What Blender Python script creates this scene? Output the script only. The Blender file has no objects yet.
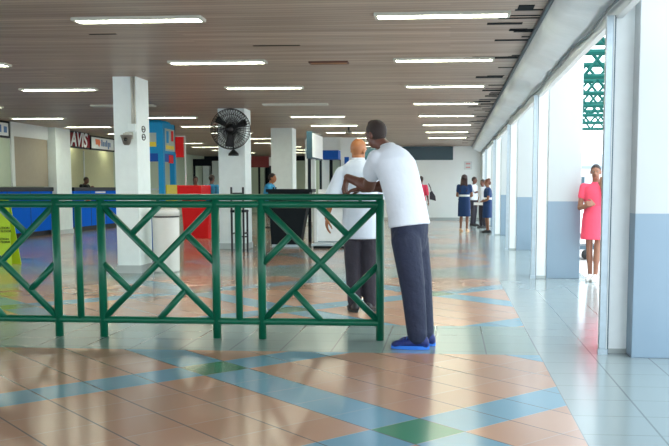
import bpy, bmesh, math, random
from mathutils import Vector, Matrix, noise as mnoise
random.seed(7)
S = bpy.context.scene
COL = S.collection

# ---------------------------------------------------------------- camera, world, sun, exposure
cam_d = bpy.data.cameras.new('camera')
cam = bpy.data.objects.new('camera', cam_d); COL.objects.link(cam)
cam.location = (0, 0, 1.3)
cam.rotation_euler = (math.pi/2 - 0.0966, 0, 0.0798)
cam_d.sensor_width = 36.0
cam_d.lens = 875.0*36/669
cam_d.shift_x = (334.5-379)/669
cam_d.shift_y = (272.4-223)/669
cam_d.clip_end = 400
S.camera = cam

w = bpy.data.worlds.new('sky'); S.world = w; w.use_nodes = True
bg = w.node_tree.nodes['Background']
bg.inputs[0].default_value = (0.80, 0.92, 1.0, 1)
bg.inputs[1].default_value = 2.4

sun_d = bpy.data.lights.new('sun', 'SUN'); sun_d.energy = 1.6; sun_d.angle = math.radians(3); sun_d.color = (1.0, .96, .9)
sun = bpy.data.objects.new('sun', sun_d); COL.objects.link(sun)
sun.rotation_euler = (math.radians(12), math.radians(-24), 0)

S.view_settings.view_transform = 'Standard'
S.view_settings.look = 'None'
S.view_settings.gamma = 1.0
S.view_settings.use_curve_mapping = False
S.view_settings.exposure = 0.78
LAMP = 20.0          # strength of the ceiling tubes' own light

CE = 2.953          # ceiling height
PITCH = 5.8         # column and pier spacing

# ---------------------------------------------------------------- materials
def mat(name, col, rough=.6, metal=0., emit=0., var=.06, scale=8., bump=0., spec=.5, bscale=None):
    m = bpy.data.materials.new(name); m.use_nodes = True
    nt = m.node_tree; b = nt.nodes['Principled BSDF']
    b.inputs['Roughness'].default_value = rough; b.inputs['Metallic'].default_value = metal
    b.inputs['Specular IOR Level'].default_value = spec
    tc = nt.nodes.new('ShaderNodeTexCoord')
    n = nt.nodes.new('ShaderNodeTexNoise'); n.inputs['Scale'].default_value = scale; n.inputs['Detail'].default_value = 4
    nt.links.new(tc.outputs['Object'], n.inputs['Vector'])
    r = nt.nodes.new('ShaderNodeMix'); r.data_type = 'RGBA'
    c = tuple(col)
    r.inputs[6].default_value = tuple(max(0, x*(1-var)) for x in c)+(1,)
    r.inputs[7].default_value = tuple(min(1, x*(1+var)) for x in c)+(1,)
    nt.links.new(n.outputs['Fac'], r.inputs[0])
    nt.links.new(r.outputs[2], b.inputs['Base Color'])
    if emit:
        nt.links.new(r.outputs[2], b.inputs['Emission Color']); b.inputs['Emission Strength'].default_value = emit
    if bump:
        n2 = nt.nodes.new('ShaderNodeTexNoise'); n2.inputs['Scale'].default_value = bscale or scale*3; n2.inputs['Detail'].default_value = 3
        nt.links.new(tc.outputs['Object'], n2.inputs['Vector'])
        bp = nt.nodes.new('ShaderNodeBump'); bp.inputs['Strength'].default_value = bump; bp.inputs['Distance'].default_value = .02
        nt.links.new(n2.outputs['Fac'], bp.inputs['Height']); nt.links.new(bp.outputs['Normal'], b.inputs['Normal'])
    return m

class NB:
    """small helper to write math node graphs"""
    def __init__(s, m): s.nt = m.node_tree
    def m(s, op, a, b=None, c=None):
        n = s.nt.nodes.new('ShaderNodeMath'); n.operation = op
        for i, v in enumerate((a, b, c)):
            if v is None: continue
            if isinstance(v, (int, float)): n.inputs[i].default_value = v
            else: s.nt.links.new(v, n.inputs[i])
        return n.outputs[0]
    def mix(s, f, a, b):
        n = s.nt.nodes.new('ShaderNodeMix'); n.data_type = 'RGBA'
        for i, v in ((0, f), (6, a), (7, b)):
            if isinstance(v, tuple): n.inputs[i].default_value = v+(1,)
            elif isinstance(v, (int, float)): n.inputs[i].default_value = v
            else: s.nt.links.new(v, n.inputs[i])
        return n.outputs[2]

def floor_material():
    m = bpy.data.materials.new('floor_tiles'); m.use_nodes = True
    k = NB(m); nt = m.node_tree; b = nt.nodes['Principled BSDF']
    g = nt.nodes.new('ShaderNodeNewGeometry'); sp = nt.nodes.new('ShaderNodeSeparateXYZ')
    nt.links.new(g.outputs['Position'], sp.inputs[0]); X, Y = sp.outputs[0], sp.outputs[1]
    T = .36; q = .70710678/T
    dx = k.m('ADD', X, .16); dy = k.m('SUBTRACT', Y, 4.60)
    u = k.m('MULTIPLY', k.m('ADD', dx, dy), q); v = k.m('MULTIPLY', k.m('SUBTRACT', dy, dx), q)
    us = k.m('ADD', u, .5); vs = k.m('ADD', v, .5)
    ui = k.m('FLOOR', us); vi = k.m('FLOOR', vs)
    bu = k.m('COMPARE', k.m('FLOORED_MODULO', ui, 6), 0, .1)
    bv = k.m('COMPARE', k.m('FLOORED_MODULO', vi, 6), 0, .1)
    blue = k.m('MAXIMUM', bu, bv); green = k.m('MULTIPLY', bu, bv)
    def grout(c, wd):
        f = k.m('FRACT', c); e = k.m('MINIMUM', f, k.m('SUBTRACT', 1, f))
        return k.m('LESS_THAN', e, wd)
    gd = grout(us, .013); gl = grout(vs, .010)
    # straight strips along the railing line and along the piers
    sx = k.m('GREATER_THAN', X, .71)
    yy = k.m('SUBTRACT', k.m('FLOORED_MODULO', k.m('ADD', Y, -7.50+2.925), 5.85), 2.925)
    sy = k.m('LESS_THAN', k.m('ABSOLUTE', yy), .70)
    strip = k.m('MAXIMUM', sx, sy)
    ax = k.m('DIVIDE', k.m('SUBTRACT', X, .71), .41); ay = k.m('DIVIDE', k.m('ADD', Y, .02), .385)
    gs = k.m('MAXIMUM', grout(ax, .014), grout(ay, .010))
    wn = nt.nodes.new('ShaderNodeTexWhiteNoise'); wn.noise_dimensions = '2D'
    cv = nt.nodes.new('ShaderNodeCombineXYZ'); nt.links.new(ui, cv.inputs[0]); nt.links.new(vi, cv.inputs[1])
    nt.links.new(cv.outputs[0], wn.inputs['Vector'])
    wear = nt.nodes.new('ShaderNodeTexNoise'); wear.inputs['Scale'].default_value = 1.3; wear.inputs['Detail'].default_value = 6
    nt.links.new(g.outputs['Position'], wear.inputs['Vector'])
    peach = k.mix(wn.outputs['Value'], (.49, .265, .170), (.54, .31, .205))
    c = k.mix(blue, peach, (.16, .345, .46))
    c = k.mix(green, c, (.05, .24, .13))
    c = k.mix(k.m('MULTIPLY', gl, .45), c, (.50, .48, .45)); c = k.mix(k.m('MULTIPLY', gd, .85), c, (.12, .12, .12))
    ac = k.mix(gs, k.mix(sx, (.25, .345, .325), (.295, .36, .365)), (.19, .23, .235))  # rail strip darker, pier strip lighter: fall of daylight put into the tile colour
    c = k.mix(strip, c, ac)
    c = k.mix(k.m('MULTIPLY', wear.outputs['Fac'], .22), c, (.20, .21, .21))
    nt.links.new(c, b.inputs['Base Color'])
    nt.links.new(k.m('MULTIPLY_ADD', wear.outputs['Fac'], .12, .11), b.inputs['Roughness'])
    b.inputs['Specular IOR Level'].default_value = .75
    return m

def ceiling_material():
    m = bpy.data.materials.new('ceiling_slats'); m.use_nodes = True
    k = NB(m); nt = m.node_tree; b = nt.nodes['Principled BSDF']
    g = nt.nodes.new('ShaderNodeNewGeometry'); sp = nt.nodes.new('ShaderNodeSeparateXYZ')
    nt.links.new(g.outputs['Position'], sp.inputs[0]); X, Y = sp.outputs[0], sp.outputs[1]
    s = k.m('DIVIDE', Y, .105); si = k.m('FLOOR', s); f = k.m('FRACT', s)
    gap = k.m('LESS_THAN', f, .16)
    cv = nt.nodes.new('ShaderNodeCombineXYZ')
    nt.links.new(k.m('FLOOR', k.m('DIVIDE', X, 2.9)), cv.inputs[0]); nt.links.new(si, cv.inputs[1])
    wn = nt.nodes.new('ShaderNodeTexWhiteNoise'); wn.noise_dimensions = '2D'; nt.links.new(cv.outputs[0], wn.inputs['Vector'])
    st = nt.nodes.new('ShaderNodeCombineXYZ'); nt.links.new(k.m('MULTIPLY', X, .35), st.inputs[0]); nt.links.new(k.m('MULTIPLY', Y, 4.5), st.inputs[1])
    no = nt.nodes.new('ShaderNodeTexNoise'); no.inputs['Scale'].default_value = 1.; no.inputs['Detail'].default_value = 5
    nt.links.new(st.outputs[0], no.inputs['Vector'])
    c = k.mix(wn.outputs['Value'], (.33, .245, .185), (.45, .355, .285))
    c = k.mix(k.m('MULTIPLY', k.m('SMOOTH_MIN', k.m('MULTIPLY', k.m('MAXIMUM', k.m('SUBTRACT', no.outputs['Fac'], .42), 0), 3.2), .85, .05), 1), c, (.215, .145, .105))
    c = k.mix(k.m('MULTIPLY', gap, .55), c, (.08, .06, .05))
    nt.links.new(c, b.inputs['Base Color'])
    b.inputs['Roughness'].default_value = .42
    bp = nt.nodes.new('ShaderNodeBump'); bp.inputs['Strength'].default_value = .25; bp.inputs['Distance'].default_value = .01
    nt.links.new(k.m('SUBTRACT', 1, gap), bp.inputs['Height']); nt.links.new(bp.outputs['Normal'], b.inputs['Normal'])
    return m

def pier_material():
    """white paint above a blue-grey dado"""
    m = bpy.data.materials.new('pier_paint'); m.use_nodes = True
    k = NB(m); nt = m.node_tree; b = nt.nodes['Principled BSDF']
    g = nt.nodes.new('ShaderNodeNewGeometry'); sp = nt.nodes.new('ShaderNodeSeparateXYZ')
    nt.links.new(g.outputs['Position'], sp.inputs[0])
    no = nt.nodes.new('ShaderNodeTexNoise'); no.inputs['Scale'].default_value = 2.5; no.inputs['Detail'].default_value = 5
    nt.links.new(g.outputs['Position'], no.inputs['Vector'])
    lo = k.mix(no.outputs['Fac'], (.205, .295, .375), (.24, .33, .41))
    hi = k.mix(no.outputs['Fac'], (.46, .50, .505), (.51, .54, .545))
    nt.links.new(k.mix(k.m('GREATER_THAN', sp.outputs[2], 1.105), lo, hi), b.inputs['Base Color'])
    b.inputs['Roughness'].default_value = .45
    return m

M = dict(
    floor=floor_material(), ceiling=ceiling_material(), pier=pier_material(),
    column=mat('column_paint', (.78, .86, .85), .55), white=mat('white_paint', (.66, .70, .70), .5),
    farwall=mat('far_wall_paint', (.80, .85, .84), .5, scale=1.5), palegreen=mat('pale_green_paint', (.42, .50, .38), .6, scale=1.5),
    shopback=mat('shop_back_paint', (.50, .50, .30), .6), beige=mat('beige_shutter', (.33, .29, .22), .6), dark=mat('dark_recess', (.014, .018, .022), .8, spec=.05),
    slate=mat('dark_blue_glass', (.03, .07, .09), .25), ground=mat('outdoor_paving', (.72, .66, .63), .8, scale=3),
    green=mat('green_enamel', (.003, .125, .065), .3, spec=.35, var=.15, scale=5, bump=.05), truss=mat('truss_green', (.002, .085, .070), .6, spec=.2),
    steel=mat('galvanised_steel', (.42, .50, .55), .35, .5, var=.15, scale=20), steeldark=mat('dark_steel', (.07, .11, .14), .4, .4),
    plastic=mat('white_wrapped_sheet', (.70, .76, .78), .32, scale=3, bump=.5, bscale=7, var=.14), cable=mat('grey_cable', (.12, .16, .18), .5),
    diffuser=mat('lit_diffuser', (.92, .96, .76), .4, emit=LAMP, var=.02), unlit=mat('unlit_diffuser', (.32, .31, .27), .4), fixture=mat('fixture_white', (.55, .55, .48), .4),
    bluecounter=mat('blue_laminate', (.001, .125, .70), .6, spec=.04), navytop=mat('dark_counter_top', (.010, .014, .022), .5, spec=.2),
    red=mat('red_plastic', (.78, .010, .012), .5, spec=.2), yellow=mat('yellow_plastic', (.80, .62, .01), .4), cyan=mat('cyan_panel', (.01, .30, .60), .5, spec=.2), deepblue=mat('deep_blue', (.008, .09, .42), .5, spec=.2),
    signred=mat('sign_red', (.15, .004, .010), .6, spec=.1), signwhite=mat('sign_white', (.62, .66, .66), .4), orange=mat('orange_print', (.72, .16, .04), .5), printblue=mat('blue_print', (.06, .16, .36), .5),
    black=mat('black_laminate', (.006, .010, .013), .5, spec=.15), blackmetal=mat('black_metal', (.012, .013, .015), .35, .3), caution=mat('caution_yellow', (.42, .62, .01), .4),
    binwhite=mat('bin_white', (.72, .72, .68), .35), desk=mat('desk_white', (.92, .94, .94), .3), vent=mat('orange_brown_vent', (.34, .15, .05), .5),
    speaker=mat('camera_housing', (.16, .15, .13), .3, .3), lens=mat('lens_dark', (.02, .02, .02), .1),
    wood=mat('dark_brown', (.10, .035, .02), .5), darkred=mat('dark_red_board', (.16, .01, .012), .5), building=mat('far_building', (.62, .66, .70), .8), roofgrey=mat('far_roof', (.22, .27, .33), .7),
    shirt=mat('white_polo_cotton', (.74, .79, .86), .85, bump=.5, scale=5, bscale=8), shirt2=mat('white_cotton', (.66, .72, .82), .85, bump=.5, scale=5, bscale=8),
    navytr=mat('navy_trousers', (.014, .021, .052), .75, bump=.9, scale=5, bscale=11, var=.3), darktr=mat('charcoal_trousers', (.030, .026, .038), .8, bump=.9, scale=5, bscale=11, var=.3),
    shoeblue=mat('blue_mesh_shoe', (.006, .020, .15), .6, var=.9, scale=60), soleblue=mat('bright_blue_sole', (.02, .19, .75), .5), shoeblack=mat('black_shoe', (.012, .012, .014), .4), soleblack=mat('black_sole', (.03, .03, .03), .7),
    skin1=mat('dark_skin', (.150, .060, .040), .45, scale=14, var=.15), skin2=mat('sunlit_brown_skin', (.40, .145, .05), .42, scale=14, var=.15), skin3=mat('mid_brown_skin', (.28, .125, .075), .5, scale=14, var=.12),  # skin2: warm sunlight on the bald man's head put into the skin colour
    hair=mat('black_hair', (.030, .017, .014), .6, bump=.6, scale=60), hairred=mat('reddish_hair', (.17, .05, .022), .5, bump=.6, scale=60), braid=mat('dark_brown_hair', (.045, .02, .018), .5, bump=.6, scale=60),
    pink=mat('coral_pink_dress', (.87, .075, .14), .75, bump=.2, scale=5, bscale=9), navydress=mat('navy_dress', (.007, .038, .135), .75, bump=.2, scale=5), trim=mat('white_trim', (.8, .82, .84), .7),
    tanshoe=mat('tan_shoe', (.62, .40, .22), .5), whiteshoe=mat('white_sandal', (.82, .82, .8), .5), pinktop=mat('pink_top', (.75, .05, .12), .8), bluetop=mat('light_blue_shirt', (.03, .30, .55), .8, bump=.2),
    eye=mat('eye_white', (.22, .18, .16), .2), lips=mat('lips', (.22, .05, .045), .4), orangetop=mat('dark_orange_top', (.28, .055, .015), .8), paper=mat('paper', (.85, .85, .82), .8), bag=mat('black_bag', (.02, .015, .03), .5),
    palered=mat('pale_red_print', (.62, .30, .28), .6), strip=mat('strip_paint', (.84, .88, .88), .5),
    tile=mat('column_skirting', (.42, .46, .45), .35), greenbd=mat('green_glass_panel', (.26, .36, .22), .4), kioskgrey=mat('kiosk_poster', (.42, .50, .44), .5), rubber=mat('rubber_foot', (.02, .02, .02), .7),
)

# ---------------------------------------------------------------- mesh helpers
def new_obj(name, bm, m, parent=None, smooth=False, loc=None):
    me = bpy.data.meshes.new(name)
    bmesh.ops.recalc_face_normals(bm, faces=bm.faces)
    bm.to_mesh(me); bm.free()
    me.materials.append(M[m] if isinstance(m, str) else m)
    if smooth:
        for p in me.polygons: p.use_smooth = True
    o = bpy.data.objects.new(name, me); COL.objects.link(o)
    if parent: o.parent = parent
    if loc: o.location = loc
    return o

def box(bm, x0, x1, y0, y1, z0, z1, bev=0.):
    r = bmesh.ops.create_cube(bm, size=1)
    vs = r['verts']
    for v in vs:
        v.co = Vector(((x0+x1)/2+v.co.x*(x1-x0), (y0+y1)/2+v.co.y*(y1-y0), (z0+z1)/2+v.co.z*(z1-z0)))
    if bev:
        es = list({e for v in vs for e in v.link_edges})
        bmesh.ops.bevel(bm, geom=es, offset=bev, segments=2, affect='EDGES', profile=.5)

def frame_of(d):
    d = d.normalized(); a = Vector((0, 0, 1)) if abs(d.z) < .9 else Vector((1, 0, 0))
    x = d.cross(a).normalized(); return x, d.cross(x).normalized(), d

def tube(bm, p, q, r0, r1=None, n=12, cap=True):
    p, q = Vector(p), Vector(q); r1 = r0 if r1 is None else r1
    x, y, d = frame_of(q-p)
    A = [bm.verts.new(p+(x*math.cos(2*math.pi*i/n)+y*math.sin(2*math.pi*i/n))*r0) for i in range(n)]
    B = [bm.verts.new(q+(x*math.cos(2*math.pi*i/n)+y*math.sin(2*math.pi*i/n))*r1) for i in range(n)]
    for i in range(n): bm.faces.new((A[i], A[(i+1) % n], B[(i+1) % n], B[i]))
    if cap: bm.faces.new(A[::-1]); bm.faces.new(B)

def polytube(bm, pts, r, n=8):
    for a, b in zip(pts[:-1], pts[1:]): tube(bm, a, b, r, n=n)

def ell(bm, c, rx, ry, rz, ax=None, seg=16):
    R = Matrix.Identity(3) if ax is None else Matrix((ax[0], ax[1], ax[2])).transposed()
    c = Vector(c); nv = max(6, seg//2); rows = []
    def at(x, y, z): return bm.verts.new(c + R @ Vector((x*rx, y*ry, z*rz)))
    top, bot = at(0, 0, 1), at(0, 0, -1)
    for j in range(1, nv):
        t = math.pi*j/nv
        rows.append([at(math.sin(t)*math.cos(2*math.pi*i/seg), math.sin(t)*math.sin(2*math.pi*i/seg), math.cos(t)) for i in range(seg)])
    for i in range(seg):
        k = (i+1) % seg
        bm.faces.new((top, rows[0][i], rows[0][k])); bm.faces.new((bot, rows[-1][k], rows[-1][i]))
        for A, B in zip(rows[:-1], rows[1:]): bm.faces.new((A[i], B[i], B[k], A[k]))

def capsule(bm, p, q, r0, r1):
    p, q = Vector(p), Vector(q)
    ell(bm, p, r0, r0, r0, seg=12); ell(bm, q, r1, r1, r1, seg=12)
    if (q-p).length > 1e-4: tube(bm, p, q, r0, r1, 14)

def loft(bm, rings, n=24):
    """rings: (centre, xaxis, yaxis, rx, ry)"""
    prev = None; first = None
    for c, xa, ya, rx, ry in rings:
        cur = [bm.verts.new(c+xa*(rx*math.cos(2*math.pi*i/n))+ya*(ry*math.sin(2*math.pi*i/n))) for i in range(n)]
        if prev:
            for i in range(n): bm.faces.new((prev[i], prev[(i+1) % n], cur[(i+1) % n], cur[i]))
        else: first = cur
        prev = cur
    bm.faces.new(first[::-1]); bm.faces.new(prev)

def lathe(bm, prof, c=(0, 0, 0), n=24):
    prev = None; c = Vector(c)
    for r, z in prof:
        cur = [bm.verts.new(c+Vector((r*math.cos(2*math.pi*i/n), r*math.sin(2*math.pi*i/n), z))) for i in range(n)]
        if prev:
            for i in range(n): bm.faces.new((prev[i], prev[(i+1) % n], cur[(i+1) % n], cur[i]))
        else: bm.faces.new(cur[::-1])
        prev = cur
    bm.faces.new(prev)

def prism(bm, pts, off):
    """extrude polygon pts (3d) by vector off"""
    off = Vector(off); A = [bm.verts.new(Vector(p)) for p in pts]; B = [bm.verts.new(Vector(p)+off) for p in pts]
    n = len(pts)
    for i in range(n): bm.faces.new((A[i], A[(i+1) % n], B[(i+1) % n], B[i]))
    bm.faces.new(A[::-1]); bm.faces.new(B)

def part(name, m, parent=None, smooth=False, *shapes, label=None):
    bm = bmesh.new()
    for f in shapes: f(bm)
    o = new_obj(name, bm, m, parent, smooth)
    if label: o['label'] = label
    return o

def bx(*a): return lambda bm: box(bm, *a)
def tb(*a, **k): return lambda bm: tube(bm, *a, **k)

def thing(name, label, cat, loc=(0, 0, 0), rz=0, group=None):
    o = bpy.data.objects.new(name, None); COL.objects.link(o); o.empty_display_size = .1
    o.location = loc; o.rotation_euler = (0, 0, rz); o['label'] = label; o['category'] = cat
    if group: o['group'] = group
    return o
def tag(o, label, cat, group=None):
    o['label'] = label; o['category'] = cat
    if group: o['group'] = group
    return o
def struct(name, m, *shapes):
    o = part(name, m, None, False, *shapes); o['kind'] = 'structure'; return o

def dup(root, loc, label=None, group=None):
    r = root.copy(); COL.objects.link(r); r.location = loc
    if label: r['label'] = label
    if group: r['group'] = group
    for ch in list(root.children):
        c = ch.copy(); COL.objects.link(c); c.parent = r
        for g in ch.children:
            d = g.copy(); COL.objects.link(d); d.parent = c
    return r

def text_mesh(name, s, size, m, parent, loc, rot, depth=.004, shear=0., bold=0., align='CENTER'):
    cu = bpy.data.curves.new(name, 'FONT'); cu.body = s; cu.size = size; cu.extrude = depth; cu.shear = shear; cu.offset = bold
    cu.align_x = align; cu.align_y = 'CENTER'
    t = bpy.data.objects.new('tmp', cu); COL.objects.link(t)
    dg = bpy.context.evaluated_depsgraph_get(); me = bpy.data.meshes.new_from_object(t.evaluated_get(dg))
    bpy.data.objects.remove(t); me.materials.clear(); me.materials.append(M[m])
    o = bpy.data.objects.new(name, me); COL.objects.link(o); o.parent = parent; o.location = loc; o.rotation_euler = rot
    return o

# ---------------------------------------------------------------- structure
struct('floor', 'floor', bx(-16, 2.0, -9, 48, -.12, 0))
struct('ground', 'ground', bx(2.0, 70, -10, 120, -.15, -.012))
struct('ceiling', 'ceiling', bx(-16, .92, -9.0, 48, CE, CE+.08))
struct('trim_1', 'steeldark', bx(.865, .93, -9.0, 36.0, CE-.035, CE+.08))          # dark edge where the slats stop, widened to paint in shade beside the housing
struct('roof', 'white', bx(-16, 1.60, -9.0, 48, CE+.35, CE+.5))  # unseen slab added above the ceiling to block light leaks
# gaps of missing slats near the right edge
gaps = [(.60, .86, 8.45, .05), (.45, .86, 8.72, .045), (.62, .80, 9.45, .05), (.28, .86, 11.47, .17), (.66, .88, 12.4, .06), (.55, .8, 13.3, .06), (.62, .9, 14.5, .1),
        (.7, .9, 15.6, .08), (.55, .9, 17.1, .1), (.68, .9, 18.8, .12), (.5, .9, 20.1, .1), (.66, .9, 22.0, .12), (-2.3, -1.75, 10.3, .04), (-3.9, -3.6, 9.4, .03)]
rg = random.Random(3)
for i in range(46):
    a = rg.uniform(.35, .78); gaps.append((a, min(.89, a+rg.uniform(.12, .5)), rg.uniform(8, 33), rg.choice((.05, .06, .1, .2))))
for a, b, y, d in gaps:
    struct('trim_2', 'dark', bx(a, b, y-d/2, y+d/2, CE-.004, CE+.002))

struct('wall_far', 'farwall', bx(-3.6, 1.9, 35.4, 35.6, 0, CE))
struct('window_1', 'slate', bx(-3.4, .14, 35.33, 35.41, 2.40, CE-.02))
struct('baseboard_far', 'tile', bx(-3.6, 1.22, 35.37, 35.4, 0, .10))
struct('wall_back', 'dark', bx(-16, -3.6, 46, 46.2, 0, CE))
struct('wall_right', 'white', bx(1.30, 1.9, 35.0, 35.4, 0, CE))
# left wall plane, its shop fronts
struct('wall_left', 'palegreen', bx(-13.2, -13.0, 14, 46, 0, CE), bx(-11.25, -11.0, 14, 21.35, 1.325, 2.52), bx(-13.0, -11.1, 24.35, 24.45, 0, CE))
struct('trim_3', 'white', bx(-11.06, -10.96, 21.36, 21.50, 1.325, 2.95), bx(-11.2, -11.0, 21.5, 23.5, 2.60, CE))
struct('trim_4', 'beige', bx(-11.2, -11.04, 21.5, 23.5, 1.325, 2.60))
struct('wall_shop_back', 'shopback', bx(-13.0, -12.9, 24.4, 33, 0, CE))
for y in (26.2, 28.2, 30.2): struct('trim_5', 'white', bx(-12.9, -12.86, y, y+.05, 0, 2.6))
for x0, x1, m in ((-12.95, -12.62, 'column'), (-12.45, -12.10, 'column'), (-11.95, -11.3, 'greenbd'), (-10.4, -9.7, 'palegreen'), (-9.2, -8.4, 'greenbd'), (-8.1, -7.2, 'palegreen'), (-6.9, -5.9, 'greenbd'), (-5.7, -4.4, 'palegreen')):
    struct('window_2', m, bx(x0, x1, 45.5, 45.9, 0, 2.7))
struct('trim_6', 'dark', bx(-13.0, -12.1, 43.9, 44.0, 2.4, 2.75), bx(-13.0, -12.9, 43.9, 44.0, 0, 2.75))

def column(x0, x1, y0, y1):
    struct('column', 'column', bx(x0, x1, y0, y1, 0, CE+.05, .012))
    struct('baseboard_column', 'tile', bx(x0-.015, x1+.015, y0-.015, y1+.015, 0, .12))
column(-5.04, -4.68, 12.95, 13.5)
column(-4.87, -4.29, 18.3, 18.85)
column(-4.97, -4.36, 24.3, 24.9)
column(-4.97, -4.36, 30.1, 30.7)
column(-11.2, -10.82, 23.55, 24.5)
column(-11.2, -10.8, 29.3, 30.0)

# piers with their narrow strip on the inside
py = [-4.65, 1.15, 6.95, 12.72, 18.45, 24.2, 29.9]
for y in py:
    struct('wall_pier', 'pier', bx(1.40, 1.87 if y > 7 else 2.05, y-.20 if y < 7 else y-.03, y+.35, 0, CE+.1, .006))
    struct('trim_7', 'strip', bx(1.255, 1.40, y, y+.32, 0, CE+.1))
    struct('baseboard_pier', 'tile', bx(1.25, 1.40, y-.008, y, 0, .035))
# lintel above the openings, shutter box below the ceiling edge
struct('trim_8', 'white', bx(1.25, 1.305, -9, 35.0, 2.585, CE+.35))
bm = bmesh.new()
NY, prof = 420, [(.895, CE-.03), (.90, 2.80), (.98, 2.765), (1.08, 2.74), (1.17, 2.705), (1.245, 2.70), (1.248, CE)]
rows = []
for i in range(NY+1):
    y = -9+44*i/NY; row = []
    for j, (x, z) in enumerate(prof):
        dz = (mnoise.noise(Vector((x*4, y*1.3, 0)))*.035+mnoise.noise(Vector((x*11, y*4, 3)))*.012 + (.02 if abs((y % 2.9)-1.4) < .08 else 0)) if 0 < j < 6 else 0
        row.append(bm.verts.new((x, y, z+dz)))
    rows.append(row)
for a, b in zip(rows[:-1], rows[1:]):
    for j in range(len(prof)-1): bm.faces.new((a[j], a[j+1], b[j+1], b[j]))
bm.faces.new(rows[0]); bm.faces.new(rows[-1][::-1])
o = new_obj('shutter_housing', bm, 'plastic', None, True); o['kind'] = 'structure'

bm = bmesh.new(); pts = []
for i in range(120):
    y = 1+34*i/119; pts.append((1.215+.012*math.sin(y*1.7), y, 2.665+.02*math.sin(y*.8)+.012*math.sin(y*2.9)))
loft(bm, [(Vector(p), Vector((1, 0, 0)), Vector((0, 0, 1)), .010, .010) for p in pts], 10)
tag(new_obj('power_cable', bm, 'cable', None, True), 'dark grey cable slung under the white boxing above the right-hand openings', 'cable')

def guide_post(y, label):
    t = thing('shutter_guide_post', label, 'post', (0, y, 0), 0, 'shutter guide posts')
    part('channel', 'steel', t, False, bx(1.185, 1.243, -.02, -.005, 0.0, 2.60), bx(1.185, 1.2, -.005, .05, 0, 2.60))
    part('channel_lip', 'white', t, False, bx(1.236, 1.243, -.028, -.0195, 0.0, 2.60))
    part('gasket', 'steeldark', t, False, bx(1.244, 1.254, -.02, .04, 0.0, 2.60))
    part('floor_bracket', 'steel', t, False, bx(1.17, 1.243, -.06, -.022, .0, .04), tb((1.19, -.062, .02), (1.19, -.07, .02), .008))
guide_post(6.93, 'tall grey steel shutter guide post on the nearest pier at right')
guide_post(12.69, 'grey steel shutter guide post on the pier beside the woman in pink')
guide_post(18.42, 'grey steel shutter guide post on the third pier from the right edge of the photo')
guide_post(24.17, 'thin grey shutter guide post just right of the woman with reddish hair')
guide_post(29.87, 'farthest grey shutter guide post, near the far white wall')

# ---------------------------------------------------------------- ceiling lights
def make_light(lit):
    t = thing('ceiling_light', '', 'ceiling light')
    part('housing', 'fixture', t, False, bx(-.645, .645, -.105, -.08, -.03, .0), bx(-.645, .645, .08, .105, -.03, 0), bx(-.645, -.615, -.09, .09, -.03, 0), bx(.615, .645, -.09, .09, -.03, 0))
    part('diffuser', 'diffuser' if lit else 'unlit', t, False, bx(-.615, .615, -.08, .08, -.022, -.004))
    return t
lit0 = make_light(True); dim0 = make_light(False); used = {True: False, False: False}
RX = {'A': -.082, 'B': -3.05, 'C': -6.55, 'D': -9.75, 'E': -13.0}
RN = {'A': 'row nearest the right-hand openings', 'B': 'second row from the right', 'C': 'row left of the columns', 'D': 'leftmost long row', 'E': 'row over the left shops'}
ORD = ['first', 'second', 'third', 'fourth', 'fifth', 'sixth', 'seventh', 'eighth', 'ninth', 'tenth', 'eleventh', 'twelfth']
ROWS = {'A': range(1, 9), 'B': range(1, 13), 'C': range(2, 13), 'D': range(3, 13), 'E': range(5, 10)}
for rname, ns in ROWS.items():
    for n in ns:
        lit = (rname, n) not in (('B', 4), ('C', 4), ('A', 9))
        lab = '%s ceiling strip light, %s from the camera in the %s' % ('lit white' if lit else 'unlit dull', ORD[n-1], RN[rname])
        loc = (RX[rname], 8.57+2.936*(n-1), CE)
        src = lit0 if lit else dim0
        if not used[lit]: src.location = loc; src['label'] = lab; src['group'] = 'ceiling strip lights'; used[lit] = True
        else: dup(src, loc, lab, 'ceiling strip lights')
t = thing('ceiling_vent', 'short orange-brown vent in the slatted ceiling above the men', 'vent', (-1.60, 11.7, CE))
part('vent_frame', 'wood', t, False, bx(-.26, .26, -.09, -.075, -.02, 0), bx(-.26, .26, .075, .09, -.02, 0), bx(-.26, -.245, -.075, .075, -.02, 0), bx(.245, .26, -.075, .075, -.02, 0))
part('louvre', 'vent', t, False, *[bx(-.245, .245, -.07+.03*i, -.05+.03*i, -.016, -.002) for i in range(5)])
t = thing('ceiling_camera', 'small dark device hanging from the ceiling above the bald man', 'camera', (-2.75, 24.0, CE))
part('stem', 'blackmetal', t, False, tb((0, 0, 0), (0, 0, -.12), .025)); part('body', 'speaker', t, True, lambda b: ell(b, (0, 0, -.15), .09, .09, .06))

# ---------------------------------------------------------------- green railing
RY = 7.38
rail = thing('railing', 'green tubular steel railing with crossed braces in front of the hall', 'railing', (-2.5, RY, 0))
def rp(name, *shapes): return part(name, 'green', rail, True, *shapes)
ox = -2.5
def hrail(x0, x1, z, r, rz=None):
    return lambda bm: loft(bm, [(Vector((x, 0, z)), Vector((0, 1, 0)), Vector((0, 0, 1)), r, rz or r) for x in (x0, x0+.01, x1-.01, x1)], 16)
rp('handrail', hrail(-4.47-ox, -.555-ox, 1.219, .036, .0275))
rp('upper_rail', hrail(-4.47-ox, -.565-ox, 1.157, .030, .030))
rp('bottom_rail', hrail(-4.41-ox, -.582-ox, .150, .031))
for x in (-.582, -1.60, -2.0, -3.01, -3.415, -4.43):
    p = rp('post', lambda bm: tube(bm, (x-ox, 0, 0), (x-ox, 0, 1.20), .035, n=16))
for x in (-1.80, -3.213):
    rp('baluster', lambda bm: tube(bm, (x-ox, 0, .15), (x-ox, 0, 1.15), .030, n=14))
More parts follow.
